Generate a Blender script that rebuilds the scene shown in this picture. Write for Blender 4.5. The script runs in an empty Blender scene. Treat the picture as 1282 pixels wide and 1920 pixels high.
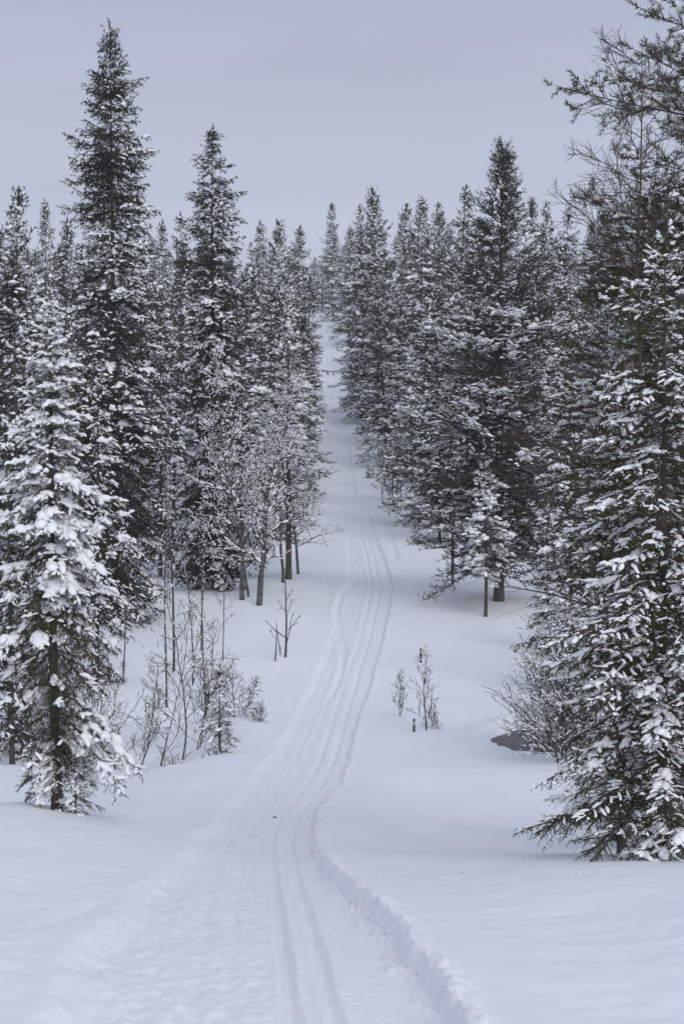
import bpy, math
import numpy as np
from math import radians, pi, sin, cos

# ------------------------------------------------------------------ camera, world, sun, exposure
sc = bpy.context.scene
C = sc.collection
FPX = 3600.0                      # focal length in photo pixels (photo 1282 x 1920)
TILT = math.atan(110 / FPX)       # camera looks down a little
cam_d = bpy.data.cameras.new('camera')
cam_d.sensor_fit = 'VERTICAL'; cam_d.sensor_height = 36.0; cam_d.sensor_width = 36.0
cam_d.lens = 36.0 * FPX / 1920.0
cam_d.clip_start = 0.1; cam_d.clip_end = 6000
cam = bpy.data.objects.new('camera', cam_d); C.objects.link(cam)
cam.location = (0, 0, 0); cam.rotation_euler = (pi / 2 - TILT, 0, 0)
sc.camera = cam

SUN_EL, SUN_AZ = radians(29), radians(158)
world = bpy.data.worlds.new('World'); sc.world = world; world.use_nodes = True
wn = world.node_tree.nodes; wl = world.node_tree.links
wn.clear()
w_out = wn.new('ShaderNodeOutputWorld'); w_bg = wn.new('ShaderNodeBackground')
sky = wn.new('ShaderNodeTexSky'); sky.sky_type = 'NISHITA'; sky.sun_disc = False
sky.sun_elevation = SUN_EL; sky.sun_rotation = SUN_AZ; sky.air_density = 1.0; sky.dust_density = 3.0
sk_s = wn.new('ShaderNodeVectorMath'); sk_s.operation = 'SCALE'; sk_s.inputs['Scale'].default_value = 0.08
wl.new(sky.outputs[0], sk_s.inputs[0])
tc = wn.new('ShaderNodeTexCoord'); sep = wn.new('ShaderNodeSeparateXYZ')
wl.new(tc.outputs['Generated'], sep.inputs[0])
ramp = wn.new('ShaderNodeValToRGB')       # even overcast cloud deck, elevation only
cr = ramp.color_ramp
cr.elements[0].position = 0.0; cr.elements[0].color = (0.505, 0.540, 0.662, 1)
cr.elements[1].position = 1.0; cr.elements[1].color = (0.50, 0.545, 0.69, 1)
for p_, c_ in ((0.08, (0.520, 0.552, 0.672, 1)), (0.16, (0.505, 0.540, 0.668, 1)), (0.26, (0.420, 0.463, 0.615, 1)),
               (0.5, (0.47, 0.512, 0.65, 1))):
    e = cr.elements.new(p_); e.color = c_
wl.new(sep.outputs['Z'], ramp.inputs[0])
cmap = wn.new('ShaderNodeMapping'); cmap.inputs['Scale'].default_value = (1.6, 1.6, 9.0)
wl.new(tc.outputs['Generated'], cmap.inputs[0])
cn = wn.new('ShaderNodeTexNoise'); cn.inputs['Scale'].default_value = 1.6; cn.inputs['Detail'].default_value = 3
wl.new(cmap.outputs[0], cn.inputs['Vector'])
cm = wn.new('ShaderNodeMapRange'); cm.inputs['To Min'].default_value = 0.93; cm.inputs['To Max'].default_value = 1.08
cm.inputs['From Min'].default_value = 0.3; cm.inputs['From Max'].default_value = 0.7
wl.new(cn.outputs['Fac'], cm.inputs['Value'])
cs = wn.new('ShaderNodeVectorMath'); cs.operation = 'SCALE'
wl.new(ramp.outputs[0], cs.inputs[0]); wl.new(cm.outputs[0], cs.inputs['Scale'])
mx = wn.new('ShaderNodeMix'); mx.data_type = 'RGBA'; mx.inputs[0].default_value = 0.95
wl.new(sk_s.outputs[0], mx.inputs[6]); wl.new(cs.outputs[0], mx.inputs[7])
wl.new(mx.outputs[2], w_bg.inputs['Color']); w_bg.inputs['Strength'].default_value = 1.07
wl.new(w_bg.outputs[0], w_out.inputs['Surface'])

sun_d = bpy.data.lights.new('sun', 'SUN'); sun_d.energy = 1.6; sun_d.angle = radians(48); sun_d.color = (1.0, 0.985, 0.96)
sun = bpy.data.objects.new('sun', sun_d); C.objects.link(sun)
sun.rotation_euler = (radians(90) - SUN_EL, 0, radians(22)); sun.location = (0, 0, 60)

sc.view_settings.view_transform = 'Standard'; sc.view_settings.look = 'None'
sc.view_settings.exposure = 0.0; sc.view_settings.gamma = 1.0; sc.view_settings.use_curve_mapping = False
sc.cycles.max_bounces = 6; sc.cycles.diffuse_bounces = 3; sc.cycles.glossy_bounces = 2
sc.cycles.volume_bounces = 0; sc.cycles.use_denoising = True

# ------------------------------------------------------------------ helpers
def rng(s): return np.random.RandomState(s)
CT, ST = cos(TILT), sin(TILT)
def px2x(px, d, py=900.0):
    yu = -(py - 960) / FPX
    return (np.asarray(px, float) - 641) / FPX * d / (CT + yu * ST)
def py2z(py, d):
    yu = -(np.asarray(py, float) - 960) / FPX
    return d * (yu * CT - ST) / (CT + yu * ST)

def pchip(xs, ys):
    xs = np.asarray(xs, float); ys = np.asarray(ys, float)
    h = np.diff(xs); dl = np.diff(ys) / h
    m = np.zeros_like(ys)
    for i in range(1, len(xs) - 1):
        if dl[i-1] * dl[i] > 0:
            w1 = 2*h[i] + h[i-1]; w2 = h[i] + 2*h[i-1]
            m[i] = (w1 + w2) / (w1/dl[i-1] + w2/dl[i])
    m[0] = dl[0]; m[-1] = dl[-1]
    def f(x):
        x = np.clip(x, xs[0], xs[-1])
        i = np.clip(np.searchsorted(xs, x) - 1, 0, len(h) - 1)
        t = (x - xs[i]) / h[i]
        return ((2*t**3 - 3*t**2 + 1) * ys[i] + (t**3 - 2*t**2 + t) * h[i] * m[i]
                + (-2*t**3 + 3*t**2) * ys[i+1] + (t**3 - t**2) * h[i] * m[i+1])
    return f

def _h2(i, j):
    i = i.astype(np.int64) & 0xffffffff; j = j.astype(np.int64) & 0xffffffff
    n = (i * 374761393 + j * 668265263) & 0xffffffff
    n = ((n ^ (n >> 13)) * 1274126177) & 0xffffffff
    return ((n ^ (n >> 16)) & 0xffff) / 65535.0
def noise2(x, y):
    x = np.asarray(x, float); y = np.asarray(y, float)
    xi = np.floor(x); yi = np.floor(y); fx = x - xi; fy = y - yi
    fx = fx*fx*fx*(fx*(fx*6-15)+10); fy = fy*fy*fy*(fy*(fy*6-15)+10)
    a = _h2(xi, yi); b = _h2(xi+1, yi); c = _h2(xi, yi+1); d = _h2(xi+1, yi+1)
    return ((a*(1-fx)+b*fx)*(1-fy) + (c*(1-fx)+d*fx)*fy) * 2 - 1
def fbm(x, y, o=4):
    s = 0; a = 1.0; t = 0
    for k in range(o):
        s = s + a * noise2(x * 2**k + 17.3*k, y * 2**k + 5.1*k); t += a; a *= .5
    return s / t
def sstep(a, b, x):
    t = np.clip((x - a) / (b - a), 0, 1); return t*t*(3-2*t)

class Buf:
    def __init__(s): s.v = []; s.t = []; s.q = []; s.n = 0
    def add(s, V, T=None, Q=None):
        V = np.asarray(V, np.float32).reshape(-1, 3)
        if T is not None and len(T): s.t.append(np.asarray(T, np.int64).reshape(-1, 3) + s.n)
        if Q is not None and len(Q): s.q.append(np.asarray(Q, np.int64).reshape(-1, 4) + s.n)
        s.v.append(V); s.n += len(V)
    def mesh(s, name, mat, smooth=True):
        V = np.concatenate(s.v) if s.v else np.zeros((0, 3), np.float32)
        T = np.concatenate(s.t) if s.t else np.zeros((0, 3), np.int64)
        Q = np.concatenate(s.q) if s.q else np.zeros((0, 4), np.int64)
        me = bpy.data.meshes.new(name)
        me.vertices.add(len(V)); me.vertices.foreach_set('co', V.ravel())
        loops = np.concatenate([T.ravel(), Q.ravel()]).astype(np.int32)
        me.loops.add(len(loops)); me.loops.foreach_set('vertex_index', loops)
        tot = np.concatenate([np.full(len(T), 3), np.full(len(Q), 4)]).astype(np.int32)
        st = np.concatenate([[0], np.cumsum(tot)[:-1]]).astype(np.int32) if len(tot) else np.zeros(0, np.int32)
        me.polygons.add(len(tot)); me.polygons.foreach_set('loop_start', st)
        me.polygons.foreach_set('use_smooth', np.full(len(tot), smooth, bool))
        me.update(calc_edges=True)
        me.materials.append(mat)
        return me

def unit(a): return a / np.maximum(np.linalg.norm(a, axis=-1, keepdims=True), 1e-9)
UP = np.array([0., 0., 1.])
def frames(d):
    ref = np.where(np.abs(d[..., 2:3]) > 0.97, np.array([1., 0., 0.]), UP)
    s = unit(np.cross(d, ref)); u = np.cross(s, d)
    return s, u
def tubes(buf, P, R, n):
    """P (N,K,3) polylines, R (N,K) radii -> tapered n-sided tubes"""
    P = np.asarray(P, float); R = np.asarray(R, float); N, K = R.shape
    T = np.empty_like(P); T[:, 1:-1] = P[:, 2:] - P[:, :-2]; T[:, 0] = P[:, 1] - P[:, 0]; T[:, -1] = P[:, -1] - P[:, -2]
    s, u = frames(unit(T))
    a = np.arange(n) * 2 * pi / n
    V = P[:, :, None, :] + R[:, :, None, None] * (np.cos(a)[None, None, :, None] * s[:, :, None, :] + np.sin(a)[None, None, :, None] * u[:, :, None, :])
    k = np.arange(K-1)[:, None]; j = np.arange(n)[None, :]; j2 = (j + 1) % n
    q = np.stack([k*n + j + 0*k, k*n + j2, (k+1)*n + j2, (k+1)*n + j], -1).reshape(-1, 4)
    Q = (np.arange(N)[:, None, None] * (K*n) + q[None]).reshape(-1, 4)
    buf.add(V, Q=Q)

def _ico(sub):
    import bmesh
    bm = bmesh.new(); bmesh.ops.create_icosphere(bm, subdivisions=sub, radius=1.0)
    v = np.array([x.co[:] for x in bm.verts]); f = np.array([[x.index for x in p.verts] for p in bm.faces]); bm.free()
    return v, f
ICO1, ICO2 = _ico(1), _ico(2)
OCT = (np.array([[1., 0, 0], [-1, 0, 0], [0, 1, 0], [0, -1, 0], [0, 0, 1], [0, 0, -1]]), np.array([[0, 2, 4], [2, 1, 4], [1, 3, 4], [3, 0, 4], [2, 0, 5], [1, 2, 5], [3, 1, 5], [0, 3, 5]]))
def blobs(buf, P, D, A, B, Cc, r, ico=ICO1, lump=0.18):
    """squashed lumpy ellipsoids: centre P, long axis D, half sizes A (along), B (side), Cc (up)"""
    n = len(P)
    if n == 0: return
    v, f = ico
    s, u = frames(unit(D))
    w = v[None] * (1 + lump * (r.rand(n, len(v), 1) * 2 - 1))
    z = w[..., 2:3]; z = np.where(z < 0, z * 0.45, z)
    V = P[:, None, :] + A[:, None, None] * w[..., 0:1] * unit(D)[:, None, :] + B[:, None, None] * w[..., 1:2] * s[:, None, :] + Cc[:, None, None] * z * u[:, None, :]
    F = (np.arange(n)[:, None, None] * len(v) + f[None]).reshape(-1, 3)
    buf.add(V, T=F)
def ribbons(buf, P0, D, L, W, Hh, r, K=5, n=5, sag=0.0):
    """continuous snow lying along straight twigs: lumpy flattened tapering rolls"""
    N = len(P0)
    if N == 0: return
    D = unit(D); s, u = frames(D)
    t = np.linspace(0, 1, K)[None, :] + (r.rand(N, K) - .5) * (0.5 / K)
    env = np.sin(np.clip(np.linspace(0.07, 0.93, K), 0, 1) * pi) ** 0.45
    w = W[:, None] * env[None] * (0.55 + 0.9 * r.rand(N, K)); h = Hh[:, None] * env[None] * (0.6 + 0.8 * r.rand(N, K))
    c = P0[:, None, :] + D[:, None, :] * (t * L[:, None])[..., None] + (r.rand(N, K, 1) - .5) * s[:, None, :] * W[:, None, None] * .5
    tt_ = np.linspace(0, 1, K)[None, :]
    c = c + s[:, None, :] * ((r.rand(N, 1) - .5) * .5 * L[:, None] * (tt_ - .3) ** 2)[..., None] + UP * (h * 0.28 + (r.rand(N, 1) - .6) * .35 * L[:, None] * (tt_ - .3) ** 2)[..., None]
    a = np.arange(n) * 2 * pi / n + pi / 2
    sa = np.sin(a); sa = np.where(sa < 0, sa * .45, sa)
    V = c[:, :, None, :] + (w[..., None] * np.cos(a)[None, None])[..., None] * s[:, None, None, :] + (h[..., None] * sa[None, None])[..., None] * u[:, None, None, :]
    k = np.arange(K-1)[:, None]; j = np.arange(n)[None, :]; j2 = (j + 1) % n
    q = np.stack([k*n + j + 0*k, k*n + j2, (k+1)*n + j2, (k+1)*n + j], -1).reshape(-1, 4)
    Q = (np.arange(N)[:, None, None] * (K*n) + q[None]).reshape(-1, 4)
    ends = np.array([[0, i+1, i] for i in range(1, n-1)] + [[(K-1)*n, (K-1)*n + i, (K-1)*n + i + 1] for i in range(1, n-1)])
    T = (np.arange(N)[:, None, None] * (K*n) + ends[None]).reshape(-1, 3)
    buf.add(V, T=T, Q=Q)
def spikes(buf, P, D, Ls, rad, w, n, r, fwd=0.45):
    """needle sprays: n thin triangles round each shoot axis"""
    N = len(P)
    if N == 0: return
    D = unit(D); s, u = frames(D)
    t = (np.arange(n)[None, :] + r.rand(N, n)) / n
    a = r.rand(N, n) * 2 * pi
    base = P[:, None, :] + D[:, None, :] * (t * Ls[:, None])[..., None]
    radial = np.cos(a)[..., None] * s[:, None, :] + np.sin(a)[..., None] * u[:, None, :]
    rr = rad * (0.7 + 0.6 * r.rand(N, n)) * (1 - 0.35 * t)
    tip = base + radial * rr[..., None] + D[:, None, :] * (rr * (fwd + 0.6 * r.rand(N, n)))[..., None]
    wv = D[:, None, :] * (w * 0.5)
    V = np.stack([base - wv, base + wv, tip], 2)
    F = np.arange(N * n * 3).reshape(-1, 3)
    buf.add(V, T=F)

# ------------------------------------------------------------------ materials
def mat(name):
    m = bpy.data.materials.new(name); m.use_nodes = True
    nt = m.node_tree; b = nt.nodes['Principled BSDF']
    return m, nt, b
def noise_col(nt, b, c1, c2, scale, detail=4, coord='Object', lo=0.35, hi=0.65, stretch=None, rough=0.6):
    tcn = nt.nodes.new('ShaderNodeTexCoord'); n = nt.nodes.new('ShaderNodeTexNoise')
    n.inputs['Scale'].default_value = scale; n.inputs['Detail'].default_value = detail
    src = tcn.outputs[coord]
    if stretch:
        mp = nt.nodes.new('ShaderNodeMapping'); mp.inputs['Scale'].default_value = stretch
        nt.links.new(src, mp.inputs[0]); src = mp.outputs[0]
    nt.links.new(src, n.inputs['Vector'])
    r = nt.nodes.new('ShaderNodeValToRGB'); r.color_ramp.elements[0].position = lo; r.color_ramp.elements[1].position = hi
    r.color_ramp.elements[0].color = (*c1, 1); r.color_ramp.elements[1].color = (*c2, 1)
    nt.links.new(n.outputs['Fac'], r.inputs[0]); nt.links.new(r.outputs[0], b.inputs['Base Color'])
    b.inputs['Roughness'].default_value = rough
    return n, src
def bump(nt, b, src, scale, strength, dist, detail=5, prev=None):
    n = nt.nodes.new('ShaderNodeTexNoise'); n.inputs['Scale'].default_value = scale; n.inputs['Detail'].default_value = detail
    nt.links.new(src, n.inputs['Vector'])
    bp = nt.nodes.new('ShaderNodeBump'); bp.inputs['Strength'].default_value = strength; bp.inputs['Distance'].default_value = dist
    nt.links.new(n.outputs['Fac'], bp.inputs['Height'])
    if prev: nt.links.new(prev.outputs[0], bp.inputs['Normal'])
    nt.links.new(bp.outputs[0], b.inputs['Normal'])
    return bp

def make_snow(name, big, fine, fdist, c1=(0.815, 0.83, 0.86), c2=(0.845, 0.86, 0.885)):
    m, nt, b = mat(name)
    n, src = noise_col(nt, b, c1, c2, 3.0, coord='Object', rough=0.75)
    b.inputs['Specular IOR Level'].default_value = 0.25
    p = bump(nt, b, src, big, 0.5, 0.02)
    bump(nt, b, src, fine, 0.6, fdist, prev=p)
    return m
M_SNOW = make_snow('open_snow', 4.0, 45.0, 0.004)
M_TRAIL = make_snow('groomed_snow', 16.0, 45.0, 0.012)
M_TSNOW = make_snow('tree_snow', 14.0, 60.0, 0.006, (0.85, 0.86, 0.875), (0.89, 0.895, 0.905))
def make_needles(name, c1, c2):
    m, nt, b = mat(name)
    noise_col(nt, b, c1, c2, 2.2, rough=0.9, coord='Object'); b.inputs['Specular IOR Level'].default_value = 0.08
    return m
M_SPRUCE = make_needles('spruce_needles', (0.018, 0.023, 0.014), (0.038, 0.044, 0.024))
M_PINE = make_needles('pine_needles', (0.022, 0.029, 0.017), (0.046, 0.054, 0.030))
M_NEAR = make_needles('near_needles', (0.034, 0.042, 0.016), (0.075, 0.080, 0.030))
def make_bark(name, c1, c2, sc_=9.0, st=(1, 1, .25)):
    m, nt, b = mat(name)
    n, src = noise_col(nt, b, c1, c2, sc_, stretch=st, rough=0.85); bump(nt, b, src, sc_*2.5, 0.8, 0.015)
    return m
M_BARK = make_bark('conifer_bark', (0.035, 0.030, 0.026), (0.095, 0.080, 0.068))
M_TWIG = make_bark('twig_bark', (0.040, 0.030, 0.024), (0.085, 0.062, 0.050), 14)
M_BIRCH = make_bark('birch_bark', (0.03, 0.027, 0.025), (0.15, 0.14, 0.134), 7.0, (1, 1, 1.8))
M_POLE = make_bark('weathered_wood', (0.12, 0.105, 0.09), (0.24, 0.215, 0.19), 12.0, (1, 1, .1))
M_POSTD = make_bark('dark_post_wood', (0.03, 0.028, 0.026), (0.07, 0.062, 0.055), 12.0, (1, 1, .2))
M_BAND, _nt, _b = mat('reflector_band'); _b.inputs['Base Color'].default_value = (0.42, 0.42, 0.42, 1); _b.inputs['Roughness'].default_value = 0.4
M_ORANGE, _nt, _b = mat('orange_paint'); noise_col(_nt, _b, (0.20, 0.07, 0.02), (0.34, 0.13, 0.04), 20)
M_WATER, _nt, _b = mat('dark_water')
_b.inputs['Base Color'].default_value = (0.012, 0.014, 0.016, 1); _b.inputs['Roughness'].default_value = 0.2; _b.inputs['IOR'].default_value = 1.33; _b.inputs['Specular IOR Level'].default_value = 0.3
_tc = _nt.nodes.new('ShaderNodeTexCoord'); _mp = _nt.nodes.new('ShaderNodeMapping'); _mp.inputs['Scale'].default_value = (1.2, 4.0, 1.0)
_nt.links.new(_tc.outputs['Object'], _mp.inputs[0]); bump(_nt, _b, _mp.outputs[0], 5.0, 1.0, 0.12)

# ------------------------------------------------------------------ terrain
# distance along the view : image row of the trail there
PROF = [(10.7, 1920), (12.6, 1805), (16, 1700), (20, 1634), (23, 1598), (28, 1550), (34, 1502), (40, 1455), (48, 1398), (53, 1352), (58, 1303),
        (68, 1203), (79, 1110), (83.5, 1090), (90, 1072), (97, 1045), (105, 1012), (118, 968), (135, 920), (152, 872), (165, 838), (172, 822),
        (186, 782), (200, 750), (213, 736), (226, 700), (240, 662), (256, 625), (280, 590)]
_d = np.array([p[0] for p in PROF]); _y = np.array([p[1] for p in PROF])
zprof = pchip(np.concatenate([[-60, -4, 0, 5], _d, [330, 420, 700, 3000]]),
              np.concatenate([[0.5, -1.35, -1.62, -2.32], py2z(_y, _d), [24, 27, 30, 34]]))
row_of = pchip(_y[::-1], _d[::-1])
# row : left edge, right edge, middle of the ski tracks
EDG = [(1920, 70, 868, 592), (1800, 150, 795, 574), (1700, 245, 712, 553), (1650, 300, 655, 541), (1600, 352, 600, 531), (1550, 392, 590, 529),
       (1520, 420, 597, 540), (1500, 440, 612, 556), (1470, 470, 640, 583), (1430, 502, 652, 606), (1400, 522, 660, 618), (1350, 552, 673, 633),
       (1300, 578, 690, 648), (1250, 600, 706, 664), (1200, 618, 718, 681), (1150, 632, 730, 693), (1110, 642, 738, 702), (1090, 655, 737, 703),
       (1050, 652, 724, 695), (1010, 650, 708, 683), (970, 642, 696, 664), (920, 636, 668, 652), (870, 637, 660, 649), (835, 638, 657, 648),
       (800, 629, 655, 641), (765, 617, 647, 632), (736, 610, 637, 624), (700, 600, 626, 613), (660, 597, 622, 609), (625, 592, 616, 603), (590, 578, 600, 589)]
_ed = np.array([float(row_of(np.array(e[0]))) for e in EDG])
def _edge(i):
    xs = [float(px2x(e[i], dd, e[0])) for e, dd in zip(EDG, _ed)]
    x0 = xs[0] + (xs[0] - xs[1]) / (_ed[1] - _ed[0]) * 2.0
    return pchip(np.concatenate([[_ed[0] - 6], _ed, [330]]), np.concatenate([[x0], xs, [xs[-1] - 2]]))
eL, eR, tC = _edge(1), _edge(2), _edge(3)
def xmid(d): return 0.5 * (eL(d) + eR(d))

def seg_dist(x, y, pts):
    best = np.full(x.shape, 1e9)
    for (x0, y0), (x1, y1) in zip(pts[:-1], pts[1:]):
        dx, dy = x1-x0, y1-y0
        t = np.clip(((x-x0)*dx + (y-y0)*dy) / (dx*dx+dy*dy), 0, 1)
        best = np.minimum(best, (x-x0-t*dx)**2 + (y-y0-t*dy)**2)
    return np.sqrt(best)
def pl(*pp):
    out = []
    for px, py in pp:
        d = float(row_of(np.array(float(py)))); out.append((float(px2x(px, d, py)), d))
    return out
SIDE = [(pl((668, 1092), (640, 1112), (630, 1145), (636, 1180), (645, 1215), (640, 1260), (622, 1300)), 0.10, 0.07),
        (pl((738, 1040), (780, 1048), (850, 1058), (930, 1066)), 0.22, 0.05),
        (pl((690, 972), (712, 975), (726, 990), (732, 1015), (740, 1040)), 0.16, 0.06),
        (pl((560, 1089), (600, 1092), (655, 1090)), 0.15, 0.06),
        (pl((740, 1088), (790, 1092)), 0.15, 0.05)]
WATER_Z = float(py2z(1398, 49.5)) - 0.10
HOLE = (float(px2x(1028, 50, 1390)), 50.4)

def ground(x, d, detail=True):
    x = np.asarray(x, float); d = np.asarray(d, float)
    z = zprof(d)
    l, r_ = eL(d), eR(d)
    uL = l - x; uR = x - r_            # >0 outside
    off = np.maximum(np.maximum(uL, uR), 0)
    # broad lie of the land
    z = z + sstep(88, 130, d) * np.minimum(off * 0.055, 2.6)
    z = z + 0.28 * sstep(0.4, 3.0, uL) * sstep(12, 20, d) * (1 - sstep(26, 36, d))
    z = z + 0.16 * sstep(0.3, 2.5, uR) * sstep(10, 18, d) * (1 - sstep(20, 25, d))
    z = z - 0.50 * sstep(0.3, 2.2, uR) * sstep(21.5, 28, d) * (1 - sstep(34, 46, d))
    z = z - 0.35 * sstep(0.8, 3.5, uL) * sstep(29, 36, d) * (1 - sstep(46, 60, d))
    z = z + 0.10 * noise2(x / 5.0 + 3.3, d / 7.0) * sstep(0.3, 3, off) + 0.05 * noise2(x / 1.7, d / 2.8 + 9) * sstep(0.2, 1.5, off)
    z = z + 0.7 * fbm(x / 22.0, d / 22.0, 3) * sstep(3, 12, off) * sstep(60, 110, d)
    # brook hollow on both sides of the trail
    bro = 50.5 + 0.10 * x + 0.8 * np.sin(x * 0.5)
    z = z - (0.40 - 0.28 * sstep(1, 3, x)) * np.exp(-((d - bro) / 2.2) ** 2) * sstep(1.0, 3.0, off)
    z = z - 0.45 * np.exp(-((d - 55.5) / 1.2) ** 2 - ((x + 4.9) / 1.1) ** 2)
    e = (np.abs((x - HOLE[0]) / 1.55) ** 1.35 + np.abs((d - HOLE[1]) / 2.7) ** 1.7) ** .65 + 0.12 * noise2(x * 1.3, d * 0.9)
    rim = WATER_Z + 0.15 + 0.16 * sstep(-1, 2, d - HOLE[1]) + 0.03 * noise2(x * 2, d * 1.5)
    k = 1 - sstep(1.05, 1.9, e)
    z = z * (1 - k) + rim * k
    z = z - 0.9 * (1 - sstep(0.88, 1.03, e))
    # pressed trail
    sc_d = np.clip(d / 40.0, 0.0, 1.0)
    depth = 0.13 - 0.055 * sstep(24, 50, d)
    wob = 0.05 * noise2(d * 0.9, d * 0 + 2) + 0.018 * noise2(d * 4.3, d * 0 + 7) + 0.012 * noise2(d * 11.0, x * 6)
    wL = 0.08 + 0.16 * (1 - sc_d)
    wobL = 0.10 * noise2(d * 0.45, d * 0 + 12) + 0.05 * noise2(d * 1.3, x * 1.5)
    inside = sstep(-0.01, 0.045 + 0.05 * sc_d, -(uR + wob * 0.8)) * sstep(-0.15, wL, -(uL + wobL))
    z = z - depth * inside
    if detail:
        nr = 1 - sstep(25, 60, d)
        # crumbly right berm
        rb = np.exp(-((uR - 0.05 + wob) / 0.085) ** 2)
        z = z + rb * (0.042 + 0.055 * fbm(x * 15, d * 10, 4)) * (0.35 + 0.65 * nr)
        z = z + np.exp(-((uR + 0.13 + wob) / 0.10) ** 2) * np.maximum(0, fbm(x * 19 + 4, d * 14, 3)) * 0.09 * nr
        lb = np.exp(-((uL - 0.02 + wobL) / 0.15) ** 2)
        z = z + lb * (0.016 + 0.030 * fbm(x * 6 + d * .7, d * 2.3, 4))
        # ski tracks
        c = tC(d) + 0.012 * noise2(d * 0.9, d * 0 + 1)
        gw = 0.040 + 0.030 * sstep(15, 60, d)
        gd = 0.038 - 0.004 * sstep(30, 70, d)
        hs = 0.125 + 0.05 * sstep(15, 60, d)
        for s_ in (-1, 1):
            q = np.abs(x - (c + s_ * hs))
            z = z - gd * (1 - sstep(gw * 0.75, gw * 1.30, q)) + 0.010 * np.exp(-((q - gw * 1.9) / 0.02) ** 2)
        # second fainter pair to the left, longitudinal rubbing and scuffs
        for o_, a_ in ((-0.50, .5), (-0.74, .45), (-1.05, .3)):
            q = np.abs(x - (c + o_ + 0.03 * noise2(d * 0.35, d * 0 + o_ * 9)))
            z = z - 0.026 * a_ * (1.2 + noise2(d * 1.3, d * 0 + o_)) * np.exp(-(q / 0.045) ** 2)
        tr = inside
        leftness = sstep(0.10, 0.40, c - x)
        z = z + tr * 0.007 * noise2(x * 9.0, d * 0.8)
        z = z + tr * (0.25 + leftness) * (0.017 * fbm(x * 10 + 31, d * 6, 4) + 0.014 * fbm(x * 24, d * 15 + 7, 3))
        z = z + tr * (0.3 + 0.7 * leftness) * 0.008 * noise2(x * 2.2 + 0.6 * noise2(x * 3, d * 2), d * 13.0) * (1 - sstep(30, 50, d))
        mix = sstep(0.0, 0.6, uL) * (1 - sstep(0.8, 2.0, uL)) * (1 - sstep(16, 24, d))
        z = z + mix * 0.02 * fbm(x * 3, d * 3, 3)
        # wind ripples on the untouched snow
        z = z + sstep(0.2, 1, off) * (0.015 * fbm(x * 1.6 + d * 0.5, d * 3.2, 4) + 0.012 * np.maximum(0, noise2(x * .7 + d * .35, d * 2.1 + 4) - .45) + 0.004 * fbm(x * 9, d * 9, 2))
        # the little step left of the near trail
        st = px2x(140, 15.5, 1715)
        z = z - 0.05 * np.exp(-(((x - st) - 0.35 * (d - 15.6) * 0.3) / 0.10) ** 2 - ((d - 15.6) / 0.9) ** 2)
        for pts, w_, dp in SIDE:
            near = (d > min(p[1] for p in pts) - 2) & (d < max(p[1] for p in pts) + 2) & (np.abs(x) < 12)
            if np.any(near):
                q = seg_dist(x[near], d[near], pts)
                z[near] -= dp * np.exp(-(q / w_) ** 2) * (1 + 0.5 * noise2(x[near] * 5, d[near] * 2))
                z[near] += dp * 0.4 * np.exp(-((q - w_ * 2) / w_) ** 2)
    return z
def gz(x, d): return float(ground(np.array([x]), np.array([d]), False)[0])

MOUNDS = []
def build_ground():
    rows = [-60., -30, -15, -6, 0, 3, 5, 7]
    d = 8.5
    while d < 340:
        rows.append(d)
        d += (0.030 if d < 10.3 else 0.0052 * d) if d < 45 else 0.014 * d
    rows += list(np.geomspace(345, 3000, 24))
    rows = np.array(rows)
    u = list(np.arange(-1.6, 1.6, 0.027))
    s = 1.6; st = 0.04
    pos = []
    while s < 3.6: s += st; pos.append(s)
    while s < 1800: st = min(st * 1.11, s * 0.25); s += st; pos.append(s)
    u = np.array(sorted([-p for p in pos] + u + [p for p in pos]))
    D, U = np.meshgrid(rows, u, indexing='ij')
    xm = xmid(D)
    X = xm * np.exp(-(U / 9.0) ** 2) + U
    Z = ground(X, D)
    for (mx_, my_, mr, mh) in MOUNDS:
        i0, i1 = np.searchsorted(rows, [my_ - 3*mr, my_ + 3*mr])
        sub = np.s_[i0:i1]
        q = (X[sub] - mx_) ** 2 + (D[sub] - my_) ** 2
        Z[sub] += mh * np.exp(-q / mr ** 2)
    nr, nc = D.shape
    V = np.stack([X, D, Z], -1).reshape(-1, 3)
    i, j = np.meshgrid(np.arange(nr-1), np.arange(nc-1), indexing='ij')
    Q = np.stack([i*nc + j, i*nc + j + 1, (i+1)*nc + j + 1, (i+1)*nc + j], -1).reshape(-1, 4)
    cx = X[:-1, :-1].ravel(); cd = D[:-1, :-1].ravel()
    tr = (cx > eL(cd)) & (cx < eR(cd)) & (cd > 2) & (cd < 300)
    for nm, msk, m in (('snow_ground', ~tr, M_SNOW), ('ski_trail', tr, M_TRAIL)):
        q = Q[msk]; used, inv = np.unique(q, return_inverse=True)
        b = Buf(); b.add(V[used], Q=inv.reshape(-1, 4))
        o = bpy.data.objects.new(nm, b.mesh(nm, m)); C.objects.link(o); o['kind'] = 'structure'
        o['label'] = 'untouched blue-white snow field rising into the forest' if nm == 'snow_ground' else 'groomed ski trail with parallel ski tracks running up the hill'
    b = Buf(); h = HOLE
    a = np.linspace(0, 2*pi, 33)[:-1]
    ring = np.stack([h[0] + 1.9*np.cos(a), h[1] + 3.3*np.sin(a), np.full(32, WATER_Z)], -1)
    V = np.concatenate([ring, [[h[0], h[1], WATER_Z]]])
    b.add(V, T=[[k, (k+1) % 32, 32] for k in range(32)])
    o = bpy.data.objects.new('water', b.mesh('water', M_WATER)); C.objects.link(o)
    o['kind'] = 'structure'; o['label'] = 'dark open water of the brook showing through the snow'

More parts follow.
